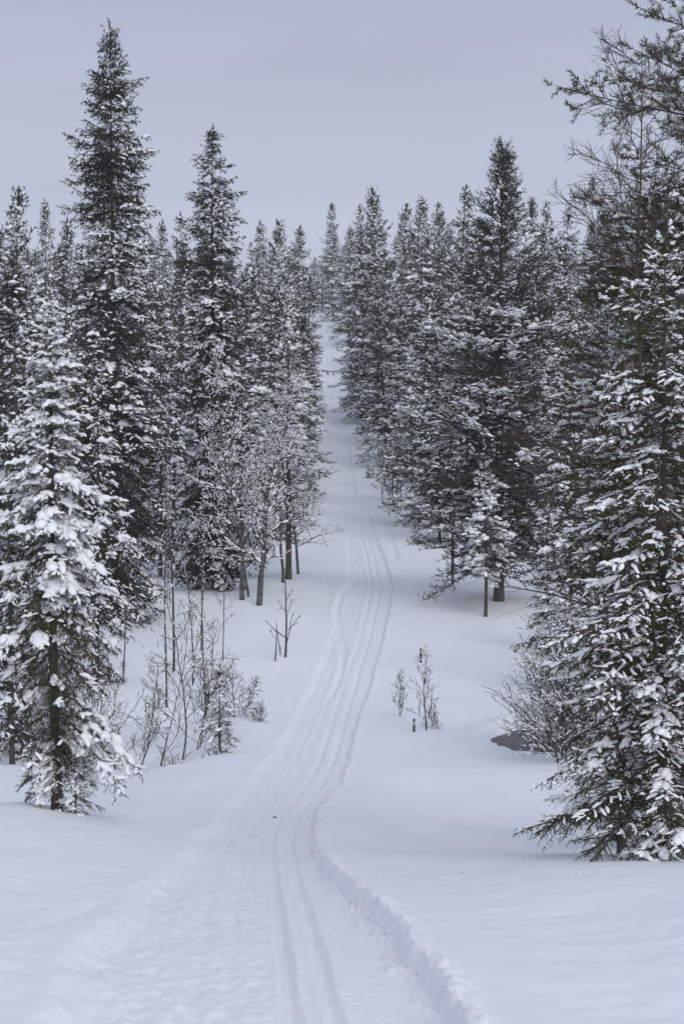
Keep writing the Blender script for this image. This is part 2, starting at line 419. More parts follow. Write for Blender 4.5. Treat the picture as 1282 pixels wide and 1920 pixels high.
# ------------------------------------------------------------------ things
def tag(o, label, cat, group=None):
    o['label'] = label; o['category'] = cat
    if group: o['group'] = group
def root(name, x, d, label, cat, group=None, rot=0.0, s=(1, 1, 1), z=None, proto_root=False):
    o = bpy.data.objects.new(name, None); C.objects.link(o)
    o.empty_display_size = 0.3
    o.location = (x, d, (gz(x, d) if z is None else z) - 0.03); o.rotation_euler = (0, 0, rot); o.scale = s
    tag(o, label, cat, group); return o
def part(name, me, parent, label=None):
    o = bpy.data.objects.new(name, me); C.objects.link(o); o.parent = parent
    if label: o['label'] = label
    if name in ('snow_cover', 'foliage', 'branches'): o['kind'] = 'stuff'
    return o

def conifer(seed, H, prof, nb, cb=0.04, kind='spruce', tw_sp=0.14, sh_sp=0.07, sh_len=(0.06, 0.13), rad=0.03, nw=0.006, nsp=8,
            elev=((0, -22), (0.5, -8), (0.85, 18), (1, 55)), droop=0.25, upt=0.22, tw=0.42, snow=((0, 1), (1, .5)), sn_r=0.05, sn_sp=0.10,
            pillow=0.5, twd=0.28, tr=None, needles=None, extra=None, dead=0.0, snico=ICO1, forks=None, bend=0.0, flat=0.35, clump=0.35, sn_cut=0.0,
            lean=(0, 0), pf=1.1, hang=0.45, asp=1.2, inner=0.12, tmin=None, azf=None, wind=0.6, shs=1.0, rlen=0.45, blob_n=0, brr=0.6, outl=0.05, lift=0.0):
    """returns meshes dict(trunk, branches, foliage, snow_cover); H total height, prof ((h fraction, radius),...)"""
    r = rng(seed)
    hx = np.array([p[0] for p in prof]); hr = np.array([p[1] for p in prof])
    hb = np.sort(cb + (0.985 - cb) * r.rand(nb) ** 0.92)
    i = np.arange(nb)
    az = i * 2.39996 + r.rand(nb) * 0.9
    R = np.interp(hb, hx, hr)
    L = R * (0.72 + 0.36 * r.rand(nb)) * (1 + clump * noise2(hb * H * 0.9 + seed, az * 0.8 + seed * 1.7) + 0.2*noise2(hb*H*2.5, az*0+seed))
    L = np.where(r.rand(nb) < outl, L * 1.35, L)
    if outl == 0: L = np.minimum(L, R * 1.15)
    L = np.clip(L, 0.05, None)
    el = np.radians(np.interp(hb, [e[0] for e in elev], [e[1] for e in elev]) + r.randn(nb) * 8)
    fy = np.zeros((nb, 3)); fy[:, 2] = hb * H
    # trunk sway
    def tpos(h):   # h in metres
        t = h / H
        return np.stack([bend * np.sin(t * 2.7 + seed) * t + lean[0] * t, bend * np.cos(t * 3.1 + seed * 2) * t + lean[1] * t, h], -1)
    B0 = tpos(hb * H)
    if azf is not None:
        L = np.where(np.cos(az - azf) > 0.25, L, 0.05)
    if extra is not None:      # hand-placed long boughs: (h metres, azimuth, length, elevation deg)
        e = np.array(extra, float)
        B0 = np.concatenate([B0, tpos(e[:, 0])]); az = np.concatenate([az, e[:, 1]]); L = np.concatenate([L, e[:, 2]]); el = np.concatenate([el, np.radians(e[:, 3])])
        hb = np.concatenate([hb, e[:, 0] / H]); nb = len(L)
    dh = np.stack([np.cos(az), np.sin(az), 0*az], -1)
    dr = droop * (0.7 + 0.6 * r.rand(nb)); ut = upt * (0.6 + 0.8 * r.rand(nb))
    dr = dr * np.clip(1.4 - hb * 0.9, 0.2, 1.3); curl_s = np.ones(nb)
    if extra is not None: ne = len(extra); dr[-ne:] = 0.05; ut[-ne:] = 0.05; curl_s[-ne:] = 0.15
    curl = (r.rand(nb) - .5) * 0.35 * curl_s
    sd = np.cross(dh, UP)
    def bpos(k, t):
        Lk = L[k]; z = Lk * (np.sin(el[k]) * t - dr[k] * t**2 + ut[k] * t**3)
        return B0[k] + dh[k] * (Lk * np.cos(el[k]) * t)[..., None] + sd[k] * (Lk * curl[k] * t**2)[..., None] + UP * z[..., None]
    K = 6
    ts = np.linspace(0, 1, K)
    kk = np.repeat(np.arange(nb)[:, None], K, 1)
    P = bpos(kk, np.broadcast_to(ts, (nb, K)))
    tr = tr or H * 0.011
    rb = brr * (0.006 + 0.010 * L)[:, None] * (1 - 0.8 * ts)[None, :]
    BR = Buf(); tubes(BR, P, np.maximum(rb, 0.004), 4)
    # twigs
    nt = np.maximum(2, np.round(L / tw_sp)).astype(int)
    k = np.repeat(np.arange(nb), nt); idx = np.arange(len(k)) - np.repeat(np.cumsum(nt) - nt, nt)
    t0 = inner
    tt = t0 + (1 - t0) * (idx + r.rand(len(k))) / nt[k]; tt = np.clip(tt, 0, 0.98)
    sgn = np.where(idx % 2 == 0, 1.0, -1.0)
    p0 = bpos(k, tt); tan = unit(bpos(k, tt + 0.02) - p0)
    side = unit(np.cross(tan, UP)) * sgn[:, None]
    lt = (tw * L[k] * (1 - tt) ** 0.8 * (0.35 + tt) + (tmin or sh_len[1] * 0.9)) * (0.65 + 0.7 * r.rand(len(k)))
    lt = np.minimum(lt, 0.75 * tw / 0.42)
    a = np.radians(38 + 26 * r.rand(len(k)))
    td = tan * np.cos(a)[:, None] + side * np.sin(a)[:, None]
    td[:, 2] += (-twd + r.randn(len(k)) * 0.38) if kind == 'spruce' else (0.08 + r.randn(len(k)) * 0.38)
    td = unit(td)
    # leading end of each branch is a twig too
    kb = np.arange(nb); pe = bpos(kb, np.full(nb, 0.9)); te = unit(bpos(kb, np.ones(nb)) - pe)
    p0 = np.concatenate([p0, pe]); td = np.concatenate([td, te]); lt = np.concatenate([lt, 0.1 * L + sh_len[1]]); k = np.concatenate([k, kb]); tt = np.concatenate([tt, np.full(nb, .9)])
    tubes(BR, np.stack([p0, p0 + td * lt[:, None]], 1), np.stack([np.full(len(lt), 0.0045 + nw*0.3), np.full(len(lt), 0.002)], 1), 3)
    # shoots
    ns = np.maximum(2, np.round(lt / sh_sp)).astype(int)
    m = np.repeat(np.arange(len(lt)), ns); ix = np.arange(len(m)) - np.repeat(np.cumsum(ns) - ns, ns)
    s_ = (ix + r.rand(len(m))) / ns[m]
    sp = p0[m] + td[m] * (lt[m] * s_)[:, None]
    s2 = unit(np.cross(td[m], UP)) * np.where(ix % 2 == 0, 1.0, -1.0)[:, None]
    b_ = np.radians(25 + 35 * r.rand(len(m)))
    d3 = td[m] * np.cos(b_)[:, None] + s2 * np.sin(b_)[:, None]
    d3[:, 2] += (-0.15 - hang * (r.rand(len(m)) < .5) * 1.6 + r.randn(len(m)) * 0.30) if kind == 'spruce' else (0.25 + r.randn(len(m)) * 0.45)
    d3 = unit(d3)
    sl = sh_len[0] + (sh_len[1] - sh_len[0]) * r.rand(len(m))
    live = np.ones(len(m), bool)
    if dead: live = r.rand(len(m)) > dead * np.clip(1.2 - sp[:, 2] / H * 3, 0, 1)
    FO = Buf(); spikes(FO, sp[live], d3[live], sl[live], rad, nw, nsp, r)
    # leader
    top = tpos(np.linspace(0.94, 1.0, 8) * H)
    spikes(FO, top, np.tile(UP, (8, 1)) + r.randn(8, 3) * .15, np.full(8, H * 0.012 + .04), rad * 1.3, nw, nsp * 2, r)
    # snow lying along twigs, in patches
    SN = Buf(); p0s = p0; p0 = p0 + UP * lift; sp = sp + UP * lift
    hx_, hy_ = [e[0] for e in snow], [e[1] for e in snow]
    def cover(P_, kk_, tt_):
        hf = P_[:, 2] / H; ang = np.arctan2(P_[:, 1], P_[:, 0]); rxy = np.hypot(P_[:, 0], P_[:, 1])
        patch = 0.5 + 0.9 * fbm(hf * H * pf + seed * 3.1, ang * 2.2 + rxy * pf + seed, 3) + 0.35 * noise2(hf * H * 0.45 + seed, ang * 0.7 + seed * 2)
        patch = patch + 0.10 * np.cos(ang - wind)
        return sstep(0.36, 0.64, patch + bk_[kk_] + (np.interp(hf, hx_, hy_) - 0.5) * 0.95), patch
    bk_ = r.rand(nb) * 0.4 - 0.2
    pm = p0 + td * (lt * .5)[:, None]
    cv, patch = cover(pm, k, tt)
    keep = r.rand(len(lt)) < (cv * 0.92 + 0.03) * np.clip(tt * 1.5 + 0.15, 0, 1)
    f0 = r.rand(len(lt)) * .35; f1 = 0.75 + .33 * r.rand(len(lt))
    g = sn_r * (0.55 + 0.75 * r.rand(len(lt)) ** 1.3) * (0.6 + 0.6 * np.clip(patch, 0, 1.2))
    dq = td.copy(); dq[:, 2] *= flat; dq = unit(dq) * .5 + td * .5
    Kr, nr_ = (3, 4) if snico is OCT else (5, 5)
    ll = np.minimum(lt * (f1 - f0), rlen * (0.7 + .6 * r.rand(len(lt))))
    ribbons(SN, (p0 + td * (lt * f0)[:, None])[keep], dq[keep], ll[keep], (g * 1.05)[keep], (g * .85)[keep], r, Kr, nr_)
    if blob_n:      # loose lumps between the rolls
        q = np.repeat(np.arange(len(lt)), blob_n); q = q[r.rand(len(q)) < cv[q] * .8]
        pb = p0[q] + td[q] * (lt[q] * (.3 + .75 * r.rand(len(q))))[:, None]; gb = sn_r * (.35 + .8 * r.rand(len(q)) ** 1.6)
        blobs(SN, pb + UP * (gb * .25)[:, None], dq[q] + r.randn(len(q), 3) * .3, gb * 1.4, gb * 1.05, gb * .85, r, ICO1, .28)
    # and on the little side shoots
    ms_ = np.flatnonzero((r.rand(len(m)) < 0.30 * shs) & (cv[m] > .5) & (s_ > .3))
    g = sn_r * (0.4 + 0.5 * r.rand(len(ms_))); d4 = d3[ms_].copy(); d4[:, 2] = d4[:, 2] * .3
    ribbons(SN, sp[ms_], d4, sl[ms_] * (.7 + .5 * r.rand(len(ms_))), g, g * .8, r, 3, 4)
    # heavier rolls along the boughs
    npil = int(nb * pillow * 2)
    if npil:
        kb = r.randint(0, nb, npil); tb = 0.30 + 0.55 * r.rand(npil)
        pc = bpos(kb, tb); tn = unit(bpos(kb, tb + .12) - pc)
        cvp, _ = cover(pc, kb, tb); ke = r.rand(npil) < cvp * .9
        pc, tn, Lb = pc[ke], tn[ke], L[kb[ke]]
        for q_ in range(3):
            gg = sn_r * (0.8 + 0.8 * r.rand(len(pc))) * np.clip(Lb / np.median(L), .5, 1.3)
            o3 = r.randn(len(pc), 3) * (gg * 0.8)[:, None]; o3[:, 2] *= .25
            ll = np.minimum(Lb * (.14 + .14 * r.rand(len(pc))), sn_r * 6)
            ribbons(SN, pc + o3 - tn * (ll * .3 * r.rand(len(pc)))[:, None], tn, ll, gg * 1.15, gg * .85, r, 5, 6 if snico is not OCT else 4)
    TR = Buf()
    hs = np.concatenate([[-0.5], np.linspace(0, H, 24)])
    tp = tpos(hs); tp[0, :2] = tp[1, :2]
    rr = tr * np.clip(1 - hs / H, 0.02, 1) ** 0.8 * np.where(hs <= 0, 1.15, 1)
    tubes(TR, tp[None], rr[None], 8)
    nm = needles or (M_SPRUCE if kind == 'spruce' else M_PINE)
    return dict(trunk=TR.mesh('trunk', M_BARK), branches=BR.mesh('branches', M_TWIG, True), foliage=FO.mesh('foliage', nm, False),
                snow_cover=SN.mesh('snow_cover', M_TSNOW, True))
def plant(name, meshes, x, d, label, cat, group=None, rot=0.0, s=(1, 1, 1)):
    o = root(name, x, d, label, cat, group, rot, s)
    for nm in ('trunk', 'branches', 'foliage', 'snow_cover'):
        if nm in meshes and len(meshes[nm].polygons): part(nm, meshes[nm], o)
    return o

def bare(seed, H, r0, nbr=14, lean=(0, 0), spread=0.35, levels=3, base_h=0.12, snow=0.5, minr=0.0035, wob=0.04, up=0.55, mat_=None, crook=0.18, stems=1, tw_n=6, sn=0.9, crownw=1.0):
    """leafless tree or shrub: trunk mesh, branches mesh, snow mesh"""
    r = rng(seed); TR = Buf(); BR = Buf(); SN = Buf()
    segs = []
    def path(p, d, L, n, ra, rb, cr):
        pts = [np.array(p, float)]; d = np.array(d, float)
        for i in range(n):
            d = d + r.randn(3) * cr; d[2] += 0.06 * up; d /= np.linalg.norm(d)
            pts.append(pts[-1] + d * L / n)
        return np.array(pts), np.linspace(ra, rb, n + 1)
    def addsnow(pts, rad):
        for a, b, q in zip(pts[:-1], pts[1:], rad):
            v = b - a; l = np.linalg.norm(v); hz = math.hypot(v[0], v[1]) / l
            if r.rand() < snow * (0.15 + hz) and hz > .35:
                f0 = r.rand() * .3; f1 = .6 + .4 * r.rand()
                segs.append((a + (b - a) * f0, a + (b - a) * f1, min(max(q * sn, 0.006 * (1 + sn)), .035 * sn)))
    for s_ in range(stems):
        ang = r.rand() * 6.28; ld = np.array([lean[0] + (0 if stems == 1 else 0.35 * cos(ang)), lean[1] + (0 if stems == 1 else .35 * sin(ang)), 1.0]); ld /= np.linalg.norm(ld)
        hh = H * (1 if s_ == 0 else 0.55 + 0.4 * r.rand())
        st = np.array([0.12 * cos(ang), 0.12 * sin(ang), -0.3]) if stems > 1 else np.array([0, 0, -0.3])
        tp, trd = path(st, ld, hh + .3, 12, r0 * (1 if s_ == 0 else .75), minr, wob)
        tubes(TR, tp[None], trd[None], 7); addsnow(tp, trd)
        cl = []
        for b in range(nbr):
            f = base_h + (0.97 - base_h) * (b + r.rand()) / nbr
            k = f * 12; i = min(int(k), 11); p = tp[i] + (tp[i+1] - tp[i]) * (k - i)
            az = b * 2.4 + r.rand(); e = up + 0.5 * r.rand() * up
            d = np.array([cos(az) * cos(e), sin(az) * cos(e), sin(e)])
            Lb = hh * spread * (1.15 - f) * (0.7 + 0.6 * r.rand()) * crownw + 0.15
            rb = max(minr, trd[i] * 0.55)
            bp, brd = path(p, d, Lb, 6, rb, minr, crook); tubes(BR, bp[None], brd[None], 4); addsnow(bp, brd)
            if levels < 2: continue
            for c in range(tw_n):
                f2 = 0.15 + 0.83 * (c + r.rand()) / tw_n; k2 = f2 * 6; i2 = min(int(k2), 5); q = bp[i2] + (bp[i2+1] - bp[i2]) * (k2 - i2)
                dd = unit(bp[i2+1] - bp[i2]) + r.randn(3) * 0.55; dd[2] += 0.15; dd = unit(dd)
                l2 = Lb * 0.45 * (1.1 - f2) * (0.6 + 0.8 * r.rand()) + 0.08
                cp, crd = path(q, dd, l2, 4, max(minr, brd[i2] * .5), minr * .8, crook * .9); tubes(BR, cp[None], crd[None], 3); addsnow(cp, crd)
                if levels < 3: continue
                for g in range(max(2, tw_n // 2)):
                    k3 = r.rand() * 4; i3 = min(int(k3), 3); q3 = cp[i3] + (cp[i3+1] - cp[i3]) * (k3 - i3)
                    d3 = unit(unit(cp[i3+1] - cp[i3]) + r.randn(3) * .5)
                    gp, grd = path(q3, d3, l2 * .5 * (0.5 + r.rand()) + .05, 2, minr * .8, minr * .55, crook); tubes(BR, gp[None], grd[None], 3); addsnow(gp, grd)
    out = dict(trunk=TR.mesh('trunk', mat_ or M_TWIG), branches=BR.mesh('branches', M_TWIG))
    if segs:
        a = np.array([s[0] for s in segs]); b = np.array([s[1] for s in segs]); q = np.array([s[2] for s in segs])
        off = UP * (q * 0.9)[:, None]; jit = 1 + 0.5 * r.rand(len(q), 3)
        m = (a + b) / 2
        tubes(SN, np.stack([a + off*.7, m + off, b + off*.7], 1), q[:, None] * jit * np.array([.75, 1.1, .75]), 5)
        out['snow_cover'] = SN.mesh('snow_cover', M_TSNOW)
    return out

# ------------------------------------------------------------------ hero trees
# front left spruce, heavy with snow
dA = 28.0; xA = float(px2x(108, dA, 1548))
mA = conifer(11, 7.6, ((0, .3), (.12, .70), (.22, 1.06), (.4, 1.10), (.6, .80), (.8, .45), (.93, .20), (1, .04)), 215, cb=.10, tw_sp=0.06, sh_sp=0.042,
             sh_len=(.05, .11), rad=.034, nw=.013, nsp=7, snow=((0, .56), (.3, .5), (.5, .72), (1, .95)), sn_r=.039, sn_sp=.06, pf=1.3, pillow=2.2, rlen=.2, blob_n=1, shs=.3, elev=((0, -42), (.4, -30), (.75, -12), (.92, 20), (1, 60)),
             droop=.30, upt=.15, needles=M_NEAR, tr=.085, bend=.05, dead=.3, lean=(-.12, 0))
plant('spruce_tree', mA, xA, dA, 'snow-laden spruce with bare lower trunk at the front left of the trail', 'spruce')
MOUNDS += [(xA, dA, .9, .08), (xA, dA, .28, -.10)]
# low snowy young spruce at its foot
mA2 = conifer(12, 0.85, ((0, .30), (.4, .28), (1, .03)), 34, cb=.05, tw_sp=.07, sh_sp=.045, sh_len=(.04, .09), rad=.024, nw=.008, nsp=9, snow=((0, .6), (1, .7)), sn_r=.028, sn_sp=.09, pillow=1.2, needles=M_NEAR, tr=.015)
plant('spruce_sapling', mA2, float(px2x(145, dA, 1540)), dA - .15, 'knee-high snowy spruce sapling at the foot of the front left spruce', 'sapling')

# tall spruce left
dB = 72.0; xB = float(px2x(215, dB, 1000))
HB = float(py2z(45, dB)) - gz(xB, dB)
mB = conifer(21, HB, ((0, 1.9), (.2, 2.0), (.35, 1.85), (.5, 1.7), (.65, 1.5), (.78, 1.15), (.88, .72), (.95, .38), (1, .05)), 430, cb=.03, tw_sp=.13, sh_sp=.105, sh_len=(.12, .22), rad=.085, nw=.054, nsp=5, rlen=.3, shs=.5,
             snow=((0, .6), (.45, .55), (.62, .42), (.8, .2), (1, .0)), sn_r=.072, sn_sp=.14, pillow=.6, snico=OCT, tr=.15, bend=.1, elev=((0, -30), (.6, -15), (.9, 12), (1, 55)),
             extra=((HB*.905, .1, 1.15, 8), (HB*.69, 3.2, 1.75, 5), (HB*.79, 0.0, 1.5, 0), (HB*.80, 3.1, 1.25, 5)))
plant('spruce_tree', mB, xB, dB, 'tallest spruce on the left, dark spire high above the forest', 'spruce')
dCc = 80.0; xC = float(px2x(403, dCc, 1000)); HC = float(py2z(243, dCc)) - gz(xC, dCc)
mC = conifer(22, HC, ((0, 1.7), (.2, 1.6), (.4, 1.3), (.55, 1.15), (.7, 1.1), (.85, .85), (.93, .5), (1, .05)), 350, cb=.03, tw_sp=.13, sh_sp=.105, sh_len=(.12, .22), rad=.085, nw=.054, nsp=5, rlen=.3, shs=.5,
             snow=((0, .55), (.45, .38), (.62, .28), (.8, .12), (1, .0)), sn_r=.07, sn_sp=.14, pillow=.5, snico=OCT, tr=.14, bend=.12, elev=((0, -30), (.6, -15), (.9, 10), (1, 50)),
             extra=((HC*.86, .0, 1.2, 6), (HC*.81, 3.1, 1.3, 2)))
plant('spruce_tree', mC, xC, dCc, 'second tallest dark spruce left of the trail, ragged thin top', 'spruce')

# big twin-topped pine right
dH = 76.0; xH = float(px2x(935, dH, 1000)); HH = float(py2z(268, dH)) - gz(xH, dH)
profH = ((0, .9), (.08, 2.0), (.12, 3.2), (.2, 4.0), (.32, 3.9), (.48, 3.4), (.6, 2.7), (.75, 1.5), (.88, .85), (.96, .5), (1, .1))
mH = conifer(31, HH, profH, 330, cb=.07, kind='pine', tw_sp=.15, sh_sp=.12, sh_len=(.12, .25), rad=.09, nw=.052, nsp=4, rlen=.35, elev=((0, -14), (.4, 2), (.75, 22), (1, 65)),
             droop=.16, upt=.22, snow=((0, .45), (.3, .58), (.6, .70), (.72, .45), (.85, .2), (1, .05)), sn_r=.075, sn_sp=.14, pillow=1.2, snico=OCT, tr=.21, clump=.55, tw=.5, bend=.08, pf=.75, outl=0, shs=.6)
oH = plant('pine_tree', mH, xH, dH, 'big twin-topped snowy pine standing alone right of the trail', 'pine')
mH2 = conifer(32, 3.2, ((0, .7), (.5, .5), (1, .06)), 46, cb=.05, kind='pine', tw_sp=.2, sh_sp=.13, sh_len=(.12, .24), rad=.085, nw=.022, nsp=8, elev=((0, 20), (1, 70)), snow=((0, .3), (1, .1)), sn_r=.07, sn_sp=.2, pillow=.3, tr=.05)
for nm in ('branches', 'foliage', 'snow_cover'):
    p = part(nm, mH2[nm], oH, 'second shorter top of the pine'); p.location = (.42, .1, HH - 3.75)
# small snowy pine in front of it
dI = 73.0; xI = float(px2x(910, dI, 1100)); HI = float(py2z(865, dI)) - gz(xI, dI)
mI = conifer(33, HI, ((0, .2), (.22, .75), (.4, 1.0), (.6, .85), (.8, .5), (1, .06)), 105, clump=.15, outl=0, cb=.28, kind='pine', tw_sp=.15, sh_sp=.10, sh_len=(.10, .2), rad=.07, nw=.018, nsp=7, elev=((0, -35), (.5, -20), (.8, 10), (1, 60)), droop=.3, upt=.1,
             snow=((0, .5), (1, .65)), sn_r=.075, sn_sp=.13, pillow=1.0, tr=.075, bend=.1)
plant('pine_tree', mI, xI, dI, 'small snow-bent pine in front of the big twin-topped pine', 'pine')

MOUNDS += [(xH, dH, 1.4, .16), (xH, dH, .4, -.15), (xI, dI, .9, .10), (xI, dI, .25, -.10)]
# near right spruce
dJ = 19.8; xJ = float(px2x(1240, dJ, 1600))
mJ = conifer(41, 6.6, ((0, .9), (.05, 1.3), (.2, 1.42), (.4, 1.3), (.6, 1.1), (.8, .75), (1, .04)), 200, cb=.03, tw_sp=0.06, sh_sp=0.044,
             sh_len=(.05, .10), rad=.029, nw=.013, nsp=6, rlen=.13, blob_n=1, shs=.3, outl=0, clump=.2, snow=((0, .66), (.5, .64), (1, .68)), sn_r=.023, sn_sp=.048, pf=1.6, pillow=1.2, elev=((0, -16), (.3, -22), (.75, -8), (.92, 20), (1, 60)),
             droop=.22, upt=.16, needles=M_NEAR, tr=.055, dead=.2)
plant('spruce_tree', mJ, xJ, dJ, 'near spruce at the lower right, dense boughs sweeping to the snow', 'spruce')
# near right pine, trunk just outside the frame, reaching boughs in
dK = 25.0; xK = float(px2x(1400, dK, 900)); gK = gz(xK, dK)
def bough(px, py, px0=None, py0=None, dd=0.0):
    """bough of the pine at K from the trunk to a tip seen at (px,py), dd metres nearer"""
    tx = float(px2x(px, dK - dd, py)); tz = float(py2z(py, dK - dd))
    hz = float(py2z(py0, dK)) - gK
    v = np.array([tx - xK, -dd, tz - gK - hz]); hl = math.hypot(v[0], v[1]); L = np.linalg.norm(v)
    return (hz, math.atan2(v[1], v[0]), L, math.degrees(math.atan2(v[2], hl)))
ex = [bough(1068, 165, py0=235, dd=.3), bough(1108, 372, py0=430, dd=.2), bough(1228, 25, py0=90, dd=.2), bough(1205, 95, py0=190, dd=.4), bough(1180, 150, py0=230, dd=-.3),
      bough(1150, 440, py0=480, dd=.5), bough(1060, 740, py0=640, dd=.8), bough(1075, 890, py0=760, dd=1.0), bough(1060, 800, py0=700, dd=.3), bough(1120, 560, py0=570, dd=.6),
      bough(1090, 670, py0=620, dd=0), bough(1130, 480, py0=520, dd=-.2), bough(1180, 290, py0=340, dd=.3), bough(1200, 330, py0=380, dd=-.3)]
for j_ in range(26):
    rr_ = rng(500 + j_); py_ = 420 + 700 * rr_.rand()
    ex.append(bough(1110 + 110 * rr_.rand() - 30 * (py_ > 650), py_ + 60, py0=py_, dd=-1 + 2.2 * rr_.rand()))
for j_ in range(12):
    rr_ = rng(700 + j_); py_ = 330 + 300 * rr_.rand()
    ex.append(bough(1140 + 110 * rr_.rand(), py_ + 30, py0=py_ + 20, dd=-1 + 2.2 * rr_.rand()))
mK = conifer(42, 13.5, ((0, .5), (.2, 1.2), (.5, 1.5), (.8, 1.3), (1, .2)), 44, cb=.2, kind='pine', tw_sp=.12, sh_sp=.12, sh_len=(.15, .26), rad=.060, nw=.017, nsp=30, lift=.035, blob_n=1, elev=((0, -15), (.5, 0), (1, 30)),
             droop=.12, upt=.14, snow=((0, .75), (.6, .85), (1, 1.0)), sn_r=.038, sn_sp=.07, pillow=.8, extra=ex, needles=M_NEAR, tr=.13, tw=.34, tmin=.20, azf=pi, asp=1.9, pf=1.6)
plant('pine_tree', mK, xK, dK, 'tall pine at the right edge reaching long snowy boughs into the sky', 'pine')
# birch tangled with it
dL = 23.5; xL = float(px2x(1250, dL, 900)); gL = gz(xL, dL)
mL = bare(43, float(py2z(72, dL)) - gL, .050, nbr=70, spread=.17, levels=3, base_h=.25, snow=.0, minr=.0037, wob=.035, up=.45, tw_n=10, crownw=1.5, crook=.2)
plant('birch_tree', mL, xL, dL, 'leafless birch with fine dark twigs in front of the right-edge pine', 'birch')
# mid-right spruce behind the near one, fills the right edge
for sd_, px_, py_, d_, H_, R_, lb in ((46, 1215, 1500, 31.0, 10.5, 1.5, 'taller dark spruce between the near right spruce and the forest behind'),
                                  (44, 1165, 1560, 24.0, 6.3, 1.0, 'snow-clotted young spruce just behind the near lower right spruce'),
                                  (45, 1290, 1500, 27.0, 8.4, 1.35, 'snowy spruce cut by the right frame edge behind the near spruce')):
    x_ = float(px2x(px_, d_, 1400))
    m_ = conifer(sd_, H_, ((0, R_), (.2, R_*1.05), (.5, R_*.8), (.8, R_*.45), (1, .04)), 150, cb=.05, tw_sp=.10, sh_sp=.06, sh_len=(.05, .10), rad=.026, nw=.011, nsp=6,
                 snow=((0, .42), (1, .55)), sn_r=.028, sn_sp=.06, pillow=.8, rlen=.16, blob_n=1, shs=.5, elev=((0, -28), (.5, -20), (.85, 5), (1, 60)), needles=M_NEAR, tr=.06)
    plant('spruce_tree', m_, x_, d_, lb, 'spruce')

# ------------------------------------------------------------------ birches left centre
grpB = 'snow-dusted birches left of the trail'
BIR = [(455, 76, 51, 640, .11, (-.02, 0), 'crooked birch with snow-lined arms, leftmost trunk of the birch clump'),
       (485, 75, 52, 700, .13, (.12, 0), 'leaning birch with thick pale trunk beside the trail'),
       (467, 77, 53, 760, .06, (.05, 0), 'slender birch between the two thick birch trunks'),
       (560, 88, 54, 760, .07, (.02, 0), 'fine-twigged birch at the trail edge beyond the birch clump'),
       (530, 82, 55, 640, .07, (0.02, 0), 'tall thin birch behind the leaning birch')]
for px_, d_, sd_, top, r_, ln, lb in BIR:
    x_ = float(px2x(px_, d_, 1130)); H_ = float(py2z(top, d_)) - gz(x_, d_)
    m_ = bare(sd_, H_, r_, nbr=30, lean=ln, spread=.27, levels=3, base_h=.18, snow=.62, minr=.0085, wob=.08, up=.6, tw_n=8, mat_=M_BIRCH, crook=.24, sn=1.35)
    plant('birch_tree', m_, x_, d_, lb, 'birch'); MOUNDS += [(x_, d_, 1.0, .10), (x_, d_, .32, -.10)]
# pine with an orange blaze at the trail bend
x_ = float(px2x(541, 84, 1070))
m_ = conifer(56, 12.0, ((0, .1), (.12, .5), (.25, 1.5), (.6, 1.3), (1, .1)), 150, cb=.16, kind='pine', tw_sp=.22, sh_sp=.14, sh_len=(.12, .22), rad=.08, nw=.022, nsp=6, elev=((0, -20), (.6, 0), (1, 60)), snow=((0, .6), (1, .4)), sn_r=.08, sn_sp=.2, pillow=.7, tr=.14)
o_ = plant('pine_tree', m_, x_, 84, 'pine with an orange paint blaze on its trunk behind the birches', 'pine')
b = Buf(); tubes(b, np.array([[[0, 0, 1.2], [0, 0, 1.38]]]), np.array([[.145, .144]]), 8); part('paint_blaze', b.mesh('paint_blaze', M_ORANGE), o_, 'orange paint blaze')
# poles and thin bare stems left middle
STEM = [(232, 60, 1010, .028, 'pale bare pole-like birch stem, leftmost in the gap behind the front spruce'), (312, 57, 840, .035, 'thin straight bare birch stem rising behind the brook saplings'),
        (325, 62, 790, .045, 'dark bare stem standing just right of the thinnest straight birch stem'), (378, 66, 930, .030, 'grey bare stem in front of the second tall spruce'),
        (360, 60, 1010, .030, 'short dark bare stem left of the second tall spruce'), (386, 56.5, 1010, .032, 'bent bare stem at the foot of the second tall spruce'),
        (418, 64, 1060, .02, 'low curved bare stem right of the second tall spruce')]
for n_, (px_, d_, top, r_, lb) in enumerate(STEM):
    x_ = float(px2x(px_, d_, 1150)); H_ = float(py2z(top, d_)) - gz(x_, d_)
    m_ = bare(60 + n_, H_, r_, nbr=12, spread=.16, levels=2, base_h=.45, snow=.4, minr=.007, wob=.03, up=.8, tw_n=4, mat_=M_BIRCH if n_ in (0, 1, 3) else M_TWIG)
    plant('bare_tree', m_, x_, d_, lb, 'bare tree')
# saplings by the brook, left
SAP = [(237, 46.5, 1195, .022, .45, 'leafless sapling, leftmost of the brookside thicket'), (252, 45.5, 1290, .018, .40, 'leaning leafless sapling at the front of the brookside thicket'),
       (298, 49, 1170, .022, .42, 'slim leafless sapling in the middle of the brookside thicket'), (340, 47.5, 1130, .027, .5, 'tallest leafless birch sapling of the brookside thicket, straight pale stem'),
       (360, 50.5, 1190, .022, .5, 'wide-branching leafless sapling right of the tallest thicket sapling'), (392, 54, 1240, .015, .45, 'thin leafless shrub between the thicket and the little spruce'),
       (278, 51, 1260, .015, .45, 'low leafless shrub half hidden inside the brookside thicket'), (448, 53.5, 1245, .014, .55, 'spreading leafless shrub right of the little spruce'),
       (476, 52.5, 1325, .012, .6, 'small fan-shaped leafless shrub nearest the trail, right of the thicket'), (198, 53, 1225, .017, .2, 'single bare stem with few twigs behind the front left spruce'),
       (218, 51, 1260, .013, .25, 'short bare stem left of the brookside thicket'), (322, 44.8, 1400, .010, .5, 'low arching twigs poking from the snow in front of the thicket')]
